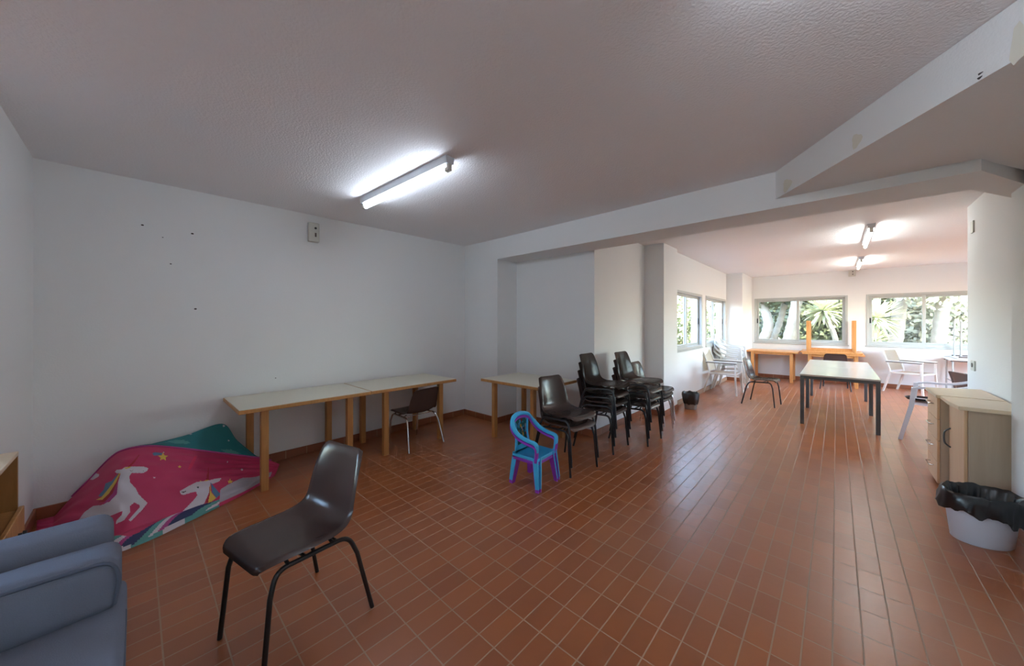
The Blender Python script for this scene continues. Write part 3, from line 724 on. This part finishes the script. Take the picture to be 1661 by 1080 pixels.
# ------------------------------------------------------------------ sofa
t = thing('sofa', 'pale blue grey fabric sofa at the bottom left corner', 'sofa', (0, 0, 0))
def cushion(bm, a, c, bev=0.05, puff=0.02, seed=0.0):
    tt = bmesh.new(); bmesh.ops.create_cube(tt, size=1); a, c = Vector(a), Vector(c); d = c - a; m = (a + c) / 2
    for v in tt.verts: v.co = Vector((v.co.x * d.x, v.co.y * d.y, v.co.z * d.z)) + m
    bmesh.ops.bevel(tt, geom=list(tt.edges), offset=bev, segments=4, profile=0.6, affect='EDGES')
    bmesh.ops.subdivide_edges(tt, edges=[e for e in tt.edges if e.calc_length() > 0.12], cuts=8, use_grid_fill=True)
    for v in tt.verts:
        q = v.co - m; fx, fy, fz = (2 * q.x / d.x, 2 * q.y / d.y, 2 * q.z / d.z)
        k = puff * ((1 - fx * fx) * (1 - fy * fy) * (1 if fz > 0 else -1) * abs(fz))
        v.co.z += k + 0.006 * math.sin(9 * v.co.y + seed) * math.sin(7 * v.co.x + seed)
        v.co.x += puff * (1 - fy * fy) * (1 - fz * fz) * fx + 0.005 * math.sin(11 * v.co.y + 5 * v.co.z + seed)
    merge(bm, tt)
b = bmesh.new(); box(b, (-2.20, -1.62, 0.06), (-1.10, -0.030, 0.27), 0.025, 3); obj('base', b, 'sofa_side', t, True, 40)
b = bmesh.new(); box(b, (-2.22, -1.62, 0.06), (-2.045, -0.060, 0.645), 0.045, 4); obj('back_frame', b, 'sofa', t, True, 50)
b = bmesh.new(); cushion(b, (-2.06, -1.60, 0.26), (-1.05, -0.022, 0.425), 0.035, 0.025, 1.0); o = obj('seat_cushion', b, 'sofa', t, True, 50)
def piping(par, pts, r=0.006):
    bm = bmesh.new(); tube(bm, round_path(pts, 0.04, 4), r, 6); obj('piping', bm, 'piping', par, True)
piping(o, [(-1.84, -0.024, 0.405), (-1.09, -0.024, 0.405), (-1.06, -0.06, 0.405), (-1.06, -1.55, 0.405)], 0.004)
b = bmesh.new(); cushion(b, (-0.10, -0.79, -0.092), (0.10, 0.79, 0.092), 0.045, 0.022, 2.2)
o = obj('back_cushion', b, 'sofa', t, True, 50, loc=(-1.942, -0.825, 0.500)); o.rotation_euler = (0, R(-6), 0)
piping(o, [(0.096, -0.76, 0.084), (0.106, -0.4, 0.092), (0.108, 0.0, 0.094), (0.106, 0.4, 0.092), (0.096, 0.765, 0.080), (0.094, 0.790, 0.02), (0.094, 0.775, -0.07)], 0.006)
piping(o, [(-0.04, -0.74, 0.094), (-0.04, 0.0, 0.110), (-0.04, 0.75, 0.092)], 0.003)
for xx in (-2.12, -1.2):
    for yy in (-1.5, -0.14):
        b = bmesh.new(); tube(b, [(xx, yy, 0.061), (xx, yy, 0)], [0.03, 0.022], 12); obj('foot', b, 'dark_trim', t)

# ------------------------------------------------------------------ low wooden cabinet at the left edge
t = thing('low_cabinet', 'brown wooden cabinet cut off by the left edge, open shelf over a knobbed door', 'cabinet', (0, 0, 0))
cx0, cy1, cz = -3.055, -0.405, 0.765
b = bmesh.new(); box(b, (cx0, cy1 - 0.45, cz - 0.02), (cx0 + 0.62, cy1, cz), 0.002, 1); obj('top', b, 'beech_top', t)
b = bmesh.new(); box(b, (cx0 + 0.003, cy1 - 0.45, 0.0), (cx0 + 0.021, cy1 - 0.001, cz - 0.0205), 0.001, 1); box(b, (cx0 + 0.60, cy1 - 0.45, 0.0), (cx0 + 0.617, cy1 - 0.001, cz - 0.0205), 0.001, 1)
box(b, (cx0 + 0.021, cy1 - 0.45, 0.02), (cx0 + 0.60, cy1 - 0.40, cz - 0.0205)); box(b, (cx0 + 0.021, cy1 - 0.45, 0.455), (cx0 + 0.60, cy1 - 0.004, 0.473)); obj('body', b, 'cabwood', t)
b = bmesh.new(); box(b, (cx0 + 0.005, cy1, 0.05), (cx0 + 0.612, cy1 + 0.018, 0.485), 0.003, 1); d = obj('door', b, 'oak', t)
b = bmesh.new(); kx = cx0 + 0.15; tube(b, [(kx, cy1 + 0.018, 0.39), (kx, cy1 + 0.030, 0.39), (kx, cy1 + 0.032, 0.39), (kx, cy1 + 0.044, 0.39)], [0.007, 0.007, 0.016, 0.013], 12); obj('knob', b, 'black', d, True)

# ------------------------------------------------------------------ collapsed play tent
def inpoly(x, y, P_):
    c = False; j = len(P_) - 1
    for i in range(len(P_)):
        (xi, yi), (xj, yj) = P_[i], P_[j]
        if (yi > y) != (yj > y) and x < (xj - xi) * (y - yi) / (yj - yi) + xi: c = not c
        j = i
    return c
def bbox(P_): return (min(p[0] for p in P_), max(p[0] for p in P_), min(p[1] for p in P_), max(p[1] for p in P_))
def crop(pts, ox, oy, sc): return [(ox + x / sc, oy + y / sc) for x, y in pts]
A_ = lambda pts: crop(pts, 100, 680, 4.911)
B_ = lambda pts: crop(pts, 260, 680, 5.4)
def star(cx, cy, r, n=5): return [(cx + r * (1 if k % 2 == 0 else .45) * math.cos(PI * k / n - PI / 2), cy + r * .8 * (1 if k % 2 == 0 else .45) * math.sin(PI * k / n - PI / 2)) for k in range(2 * n)]
TM = ['pink', 'pwhite', 'pyellow', 'pblue', 'pred', 'magenta', 'pinkhot', 'pnavy', 'teal2', 'greyfab', 'black']
PR = [
 (5, A_([(330, 672), (400, 645), (440, 590), (448, 500), (420, 560), (380, 620)])),
 (3, A_([(290, 612), (335, 560), (350, 510), (400, 490), (450, 430), (425, 500), (370, 565), (320, 615)])),
 (4, A_([(285, 662), (345, 655), (405, 590), (445, 490), (470, 425), (430, 500), (375, 585), (325, 640)])),
 (2, A_([(275, 640), (325, 640), (378, 590), (432, 505), (478, 412), (468, 412), (410, 505), (355, 575), (315, 622)])),
 (1, A_([(422, 418), (440, 402), (480, 398), (505, 380), (545, 376), (650, 376), (690, 388), (682, 410), (650, 428), (560, 427), (540, 450), (545, 500), (590, 550), (615, 600), (685, 666), (640, 722), (550, 814), (533, 800), (622, 700), (618, 682), (580, 662), (545, 690), (545, 740), (500, 800), (430, 835), (440, 800), (480, 760), (485, 730), (350, 782), (290, 800), (230, 822), (115, 858), (122, 820), (180, 740), (250, 690), (320, 682), (385, 652), (440, 595), (450, 500), (470, 430), (440, 430)])),
 (4, A_([(525, 380), (560, 345), (615, 280), (622, 284), (580, 345), (545, 380)])),
 (2, A_([(500, 385), (550, 376), (548, 386), (505, 394)])),
 (10, A_([(543, 405), (560, 412), (570, 398), (562, 414), (548, 412)])),
 (10, A_([(636, 402), (650, 411), (660, 405), (650, 415)])),
 (3, A_([(722, 270), (740, 262), (800, 268), (800, 282), (735, 290)])),
 (2, A_(star(808, 300, 44))), (1, A_(star(737, 463, 12))), (2, A_([(78, 855), (95, 815), (115, 812), (108, 845)])),
 (1, A_([(225, 480), (240, 440), (275, 430), (300, 438), (295, 455), (250, 482)])),
 (2, B_([(345, 555), (345, 535), (372, 545), (400, 530), (425, 530), (425, 545)])),
 (1, B_([(172, 628), (240, 588), (320, 548), (425, 536), (480, 520), (537, 512), (520, 540), (470, 562), (436, 566), (442, 585), (425, 645), (385, 735), (300, 800), (210, 855), (130, 895), (60, 930), (40, 935), (120, 880), (200, 800), (280, 720), (325, 665), (312, 632), (270, 642), (205, 662), (178, 655)])),
 (10, B_([(318, 590), (340, 590), (335, 604), (325, 600)])), (10, B_([(182, 632), (205, 634), (225, 625), (226, 632), (205, 642), (182, 640)])),
 (4, B_([(400, 528), (422, 420), (428, 532)])),
 (4, B_([(432, 580), (436, 680), (415, 745), (385, 760), (425, 660)])),
 (2, B_([(436, 575), (446, 640), (490, 690), (415, 745), (432, 660)])),
 (3, B_([(440, 552), (480, 600), (528, 655), (490, 690), (455, 640)])),
 (2, B_(star(170, 415, 17))), (2, B_(star(612, 545, 28))), (1, B_(star(716, 441, 14))), (1, B_(star(590, 375, 10))), (1, B_(star(30, 290, 10))),
 (6, B_([(240, 440), (262, 385), (300, 320), (325, 318), (300, 380), (265, 440)])),
]
UP = [((60, 870), -4.17), ((110, 813), -4.17), ((144, 779), -4.16), ((179, 743), -4.14), ((202, 730), -4.11), ((240, 724), -4.07), ((289, 727), -4.02), ((347, 734), -3.95), ((419, 743), -3.86), ((440, 747), -3.86)]
Uc = smooth_path([at_x(p[0], max(p[1], 0), x) for p, x in UP], 12)
for q in Uc: q.z = max(q.z, 0.012)
LO = [(58, 874), (105, 884), (150, 893), (190, 896), (212, 890), (255, 872), (300, 850), (345, 828), (400, 800), (446, 772)]
Lc = smooth_path([at_z(*p) for p in LO], 12)
tip = at_z(455, 753, 0.06)
def samp(pl, t):
    x = t * (len(pl) - 1); i = min(int(x), len(pl) - 2); return pl[i].lerp(pl[i + 1], x - i)
def tent_fn(u, v):
    a, c = samp(Uc, u), samp(Lc, u)
    if u > 0.93:
        k = (u - 0.93) / 0.07; a = a.lerp(tip, k * k * 0.9)
    p = a.lerp(c, v)
    s = math.sin(PI * v)
    p.z += 0.10 * s * math.sin(PI * min(1, u * 1.05)) * (1 - 0.3 * v) + 0.030 * (v > 0.90) * (1 - v) / 0.1 * 0
    w = 0.006 * math.sin(26 * u + 9 * v) * s + 0.004 * math.sin(47 * u - 31 * v) * s + 0.005 * math.sin(14 * v + 40 * u * v) * s
    p += Vector((0.5, 0.1, 0.8)) * w
    if v > 0.88: p.z += 0.028 * math.sin(PI * (v - 0.88) / 0.12)
    p.z = max(p.z, 0.004)
    return p
TENT = thing('play_tent', 'collapsed pink and teal unicorn play tent lying in the left corner', 'tent', (0, 0, 0))
PRB = [(m, q, bbox(q)) for m, q in PR]
b = bmesh.new(); NU, NV = 420, 180
vs, fs = grid(b, tent_fn, NU, NV)
for k, f in enumerate(fs):
    i, j = k // NV, k % NV; u, v = (i + .5) / NU, (j + .5) / NV
    x, y = proj(f.calc_center_median()); m = 0
    for mi, poly, bb in PRB:
        if bb[0] < x < bb[1] and bb[2] < y < bb[3] and inpoly(x, y, poly): m = mi
    hem = 0.915 + 0.03 * math.sin(17 * u)
    if v > hem and u < 0.80:
        h = (v - hem) / (1 - hem); q = (u * 13 + h * 1.7) % 3
        m = 7 if q < 1.3 else (8 if q < 2.0 else (1 if q < 2.5 else 5))
        if h > 0.75: m = 8 if (u * 9) % 2 < 1.2 else 1
    if u > 0.80 and v > 0.60 + 0.9 * max(0, 0.86 - u) * 3 and v < 0.97 and u < 0.975: m = 9
    f.material_index = m
    f.smooth = True
obj('printed_panel', b, TM, TENT, normals=False)
b = bmesh.new(); tube(b, [q + Vector((0, 0, 0.004)) for q in Uc[14:]], 0.007, 6); obj('seam_piping', b, 'magenta', TENT, True)
apex = at_x(360, 687, -4.19)
ridge = smooth_path([samp(Uc, 0.50), at_x(300, 706, -4.17), apex, at_x(385, 714, -4.03), at_x(419, 742, -3.88)], 10)
def teal_fn(u, v):
    a = samp(ridge, u); c = samp(Uc, 0.50 + 0.44 * u); p = c.lerp(a, v)
    p.z += 0.012 * math.sin(PI * v) * math.sin(9 * u + 4 * v); p.x -= 0.03 * math.sin(PI * v) * math.sin(PI * u)
    p.x = max(p.x, -4.19)
    return p
b = bmesh.new(); vs, fs = grid(b, teal_fn, 80, 30)
TP = [B_([(60, 195), (130, 180), (200, 180), (270, 205), (240, 215), (130, 212)]), B_([(540, 265), (620, 262), (700, 300), (640, 310), (560, 285)]), B_(star(262, 125, 16)), B_(star(596, 185, 10)), B_(star(555, 58, 16))]
for f in fs:
    x, y = proj(f.calc_center_median())
    for n, poly in enumerate(TP):
        if inpoly(x, y, poly): f.material_index = 1 if n < 2 else 2
    f.smooth = True
obj('teal_panel', b, ['teal', 'teal2', 'pwhite'], TENT, normals=False)

# ------------------------------------------------------------------ garden beyond the windows
b = bmesh.new()
def grd(u, v):
    x = -22 + 44 * u; y = 11.6 + 22 * v; return Vector((x, y, -0.35 + 1.6 * max(0, v - 0.12) + 0.1 * math.sin(3 * x) * math.sin(2 * y)))
grid(b, grd, 30, 20)
def grd2(u, v): return Vector((-2.25 - 14 * u, -2 + 13.6 * v, -0.35 + 0.3 * u))
grid(b, grd2, 10, 10)
o = obj('garden_ground', b, 'soil'); o['kind'] = 'structure'
def leaves(bm, cx, cy, cz, rx, ry, rz, n, size, rn):
    for _ in range(n):
        while True:
            d = Vector((rn.uniform(-1, 1), rn.uniform(-1, 1), rn.uniform(-1, 1)))
            if 0.25 < d.length < 1: break
        d = d * (0.75 + 0.3 * rn.random())
        p = Vector((cx + d.x * rx, cy + d.y * ry, cz + d.z * rz))
        a = Vector((rn.gauss(0, 1), rn.gauss(0, 1), rn.gauss(0, 1))).normalized(); c = a.orthogonal().normalized()
        L = size * (0.6 + 0.8 * rn.random()); w = L * 0.38
        q = [p, p + a * L * .5 + c * w, p + a * L, p + a * L * .5 - c * w]
        bm.faces.new([bm.verts.new(x) for x in q])
def make_bush(label, loc, mat, n, size, seed, rad=(1.0, 0.9, 1.0), stem=True):
    rn = random.Random(seed)
    t = thing('garden_bush', label, 'bush', loc)
    bm = bmesh.new()
    for k in range(6):
        leaves(bm, rn.uniform(-.5, .5) * rad[0], rn.uniform(-.4, .4) * rad[1], rad[2] * (0.55 + 0.9 * k / 6), rad[0] * .75, rad[1] * .75, rad[2] * .6, n // 6, size, rn)
    obj('foliage', bm, mat, t, normals=False)
    bm = bmesh.new()
    for k in range(4):
        a = rn.uniform(0, 2 * PI); tube(bm, [(0.05 * math.cos(a), 0.05 * math.sin(a), -0.2), (rad[0] * .4 * math.cos(a), rad[1] * .4 * math.sin(a), rad[2] * .9)], [0.035, 0.012], 6)
    obj('stems', bm, 'bark', t)
    return t
def wx(u, y): return at_y(u, 523, y).x
make_bush('dense dark green bush seen through the left half of the middle far window', (wx(1235, 17.5), 17.5, 0.1), 'leafd', 5200, 0.17, 1, (2.0, 1.2, 2.0))
make_bush('dark bush behind the pale yucca in the middle far window', (wx(1310, 16.6), 16.6, 0.0), 'leafm', 5200, 0.15, 2, (1.7, 1.1, 1.9))
make_bush('leafy bush between the middle and right far windows', (wx(1385, 17.2), 17.2, 0.1), 'leafd', 4200, 0.16, 3, (1.6, 1.0, 2.0))
make_bush('mid green bush right of the trunk in the right far window', (wx(1490, 16.2), 16.2, 0.0), 'leafm', 5200, 0.14, 4, (1.5, 1.0, 1.9))
make_bush('pale sunlit bush filling the right end of the right far window', (wx(1545, 15.0), 15.0, 0.0), 'leafp', 4200, 0.14, 5, (1.3, 1.0, 1.6))
make_bush('bush beyond the rightmost edge of the far windows', (wx(1620, 16.5), 16.5, 0.0), 'leafp', 3000, 0.15, 6, (1.6, 1.0, 1.9))
make_bush('pale green bush outside the nearer left window', (-4.6, 10.2, -0.2), 'leafp', 4200, 0.11, 7, (1.1, 1.3, 1.5))
make_bush('green bush outside the farther left window', (-3.9, 14.0, -0.2), 'leafm', 3800, 0.12, 8, (1.2, 1.2, 1.5))
make_bush('tall bush far back outside the left windows', (-6.6, 15.5, 0.0), 'leafp', 4200, 0.15, 9, (2.2, 1.6, 2.2))
def make_tree(label, path, r0, r1, seed, crown=True, mat='leafd'):
    rn = random.Random(seed)
    t = thing('garden_tree', label, 'tree', (path[0][0], path[0][1], path[0][2]))
    base = Vector(path[0]); pts = smooth_path([Vector(p) - base for p in path], 8)
    bm = bmesh.new(); n = len(pts); tube(bm, pts, [r0 + (r1 - r0) * i / (n - 1) + 0.01 * math.sin(i * 1.9) for i in range(n)], 12); obj('trunk', bm, 'bark', t, True)
    if crown:
        bm = bmesh.new(); e = pts[-1]
        for k in range(5): leaves(bm, e.x + rn.uniform(-.8, .8), e.y + rn.uniform(-.5, .5), e.z + rn.uniform(-.2, .9), 1.0, 0.8, 0.7, 700, 0.15, rn)
        obj('crown', bm, mat, t, normals=False)
    return t
def tp(pts, y): return [tuple(at_y(u, v, y)) for u, v in pts]
make_tree('tree with a pale curved trunk at the left of the middle far window', tp([(1224, 585), (1238, 552), (1246, 530), (1243, 510), (1234, 490), (1226, 462)], 14.2), 0.16, 0.11, 11)
make_tree('thin leaning tree trunk second from the left in the middle far window', tp([(1246, 590), (1252, 555), (1262, 530), (1269, 508), (1276, 480), (1284, 455)], 14.8), 0.11, 0.07, 12)
make_tree('pale tree trunk leaning beside the mullion of the middle far window', tp([(1274, 590), (1280, 552), (1286, 525), (1292, 490), (1298, 455)], 13.8), 0.19, 0.12, 13)
make_tree('straight thick tree trunk in the right far window', tp([(1449, 600), (1452, 560), (1457, 520), (1461, 480), (1464, 440)], 14.0), 0.15, 0.13, 14)
make_tree('white trunk at the left of the pale bush in the right far window', tp([(1520, 600), (1522, 560), (1525, 530), (1531, 480), (1536, 450)], 13.6), 0.15, 0.11, 15, mat='leafp')
def make_yucca(label, base, top, rad, n, seed):
    rn = random.Random(seed); base, top = Vector(base), Vector(top)
    t = thing('yucca_plant', label, 'yucca', tuple(base)); d = top - base
    bm = bmesh.new(); mid = d * .5 + Vector((0.06, 0, 0.02)); pts = smooth_path([Vector((0, 0, -0.05)), mid, d], 8)
    tube(bm, pts, [0.07 - 0.02 * i / (len(pts) - 1) for i in range(len(pts))], 10); obj('trunk', bm, 'bark', t, True)
    bm = bmesh.new()
    for k in range(n):
        el = rn.uniform(-0.9, 1.5); az = rn.uniform(0, 2 * PI); L = rad * rn.uniform(.75, 1.15)
        dirv = Vector((math.cos(az) * math.cos(el), math.sin(az) * math.cos(el), math.sin(el)))
        sd = dirv.cross(Vector((0, 0, 1)))
        if sd.length < .05: sd = Vector((1, 0, 0))
        sd.normalize(); dr = 0.22 * rn.random() * L
        prev = None; m = 5
        for i in range(m + 1):
            s = i / m; w = 0.024 * (0.5 + 1.6 * s) * (1 - s ** 3) + 0.001
            c = d + dirv * (0.03 + L * s) + Vector((0, 0, -dr * s * s)); nn = sd.cross(dirv) * 0.006
            cur = (bm.verts.new(c - sd * w), bm.verts.new(c - nn), bm.verts.new(c + sd * w))
            if prev:
                bm.faces.new((prev[0], prev[1], cur[1], cur[0])); bm.faces.new((prev[1], prev[2], cur[2], cur[1]))
            prev = cur
    obj('leaf_crown', bm, 'yucca', t, normals=False)
    return t
make_yucca('yucca with a thin leaning trunk in the right half of the middle far window', at_y(1362, 585, 13.2), at_y(1335, 504, 13.2), 0.55, 170, 21)
make_yucca('bright yucca head at the left of the right far window', at_y(1416, 600, 12.7), at_y(1421, 516, 12.7), 0.58, 150, 22)
make_yucca('low yucca below the taller one in the right far window', at_y(1405, 600, 12.5), at_y(1413, 553, 12.5), 0.45, 110, 23)

# ------------------------------------------------------------------ light
w = bpy.data.worlds.new('sky_world'); S.world = w; w.use_nodes = True
N, L = w.node_tree.nodes, w.node_tree.links
sky = N.new('ShaderNodeTexSky'); sky.sky_type = 'NISHITA'; sky.sun_disc = False; sky.sun_elevation = R(58); sky.sun_rotation = R(120)
sky.air_density = 1.0; sky.dust_density = 1.5; sky.ozone_density = 1.0
bg = N['Background']; L.new(sky.outputs['Color'], bg.inputs['Color']); bg.inputs['Strength'].default_value = 2.3
sd = bpy.data.lights.new('sun', 'SUN'); sd.energy = 8.5; sd.angle = R(0.8); sd.color = (1.0, 0.95, 0.86)
so = bpy.data.objects.new('sun', sd); C.objects.link(so)
sv = Vector((0.55, -0.28, 1.0)).normalized(); so.rotation_euler = sv.to_track_quat('Z', 'Y').to_euler()
def portal(axis, pos, s, W):
    a0, a1, z0, z1 = W
    d = bpy.data.lights.new('daylight_portal', 'AREA'); d.shape = 'RECTANGLE'; d.size = a1 - a0; d.size_y = z1 - z0; d.energy = 1; d.cycles.is_portal = True
    o = bpy.data.objects.new('daylight_portal', d); C.objects.link(o); c = (a0 + a1) / 2; zc = (z0 + z1) / 2
    if axis == 'x': o.location = (pos - s * 0.21, c, zc); nrm = Vector((s, 0, 0))
    else: o.location = (c, pos - s * 0.21, zc); nrm = Vector((0, s, 0))
    o.rotation_euler = (-nrm).to_track_quat('Z', 'Y').to_euler()
    if axis == 'x': pass
portal('x', -2.0, 1, W1); portal('x', -2.0, 1, W2); portal('y', YF, -1, W3); portal('y', YF, -1, W4); portal('x', 3.2, -1, W5); portal('x', -3.08, 1, W6_ADDED)

S.view_settings.view_transform = 'Standard'; S.view_settings.look = 'None'; S.view_settings.gamma = 1.0
S.view_settings.use_curve_mapping = False; S.view_settings.exposure = 1.22
cy = S.cycles
cy.max_bounces = 10; cy.diffuse_bounces = 6; cy.glossy_bounces = 4; cy.transparent_max_bounces = 16; cy.caustics_reflective = False; cy.caustics_refractive = False
cy.use_denoising = True; cy.sample_clamp_indirect = 8
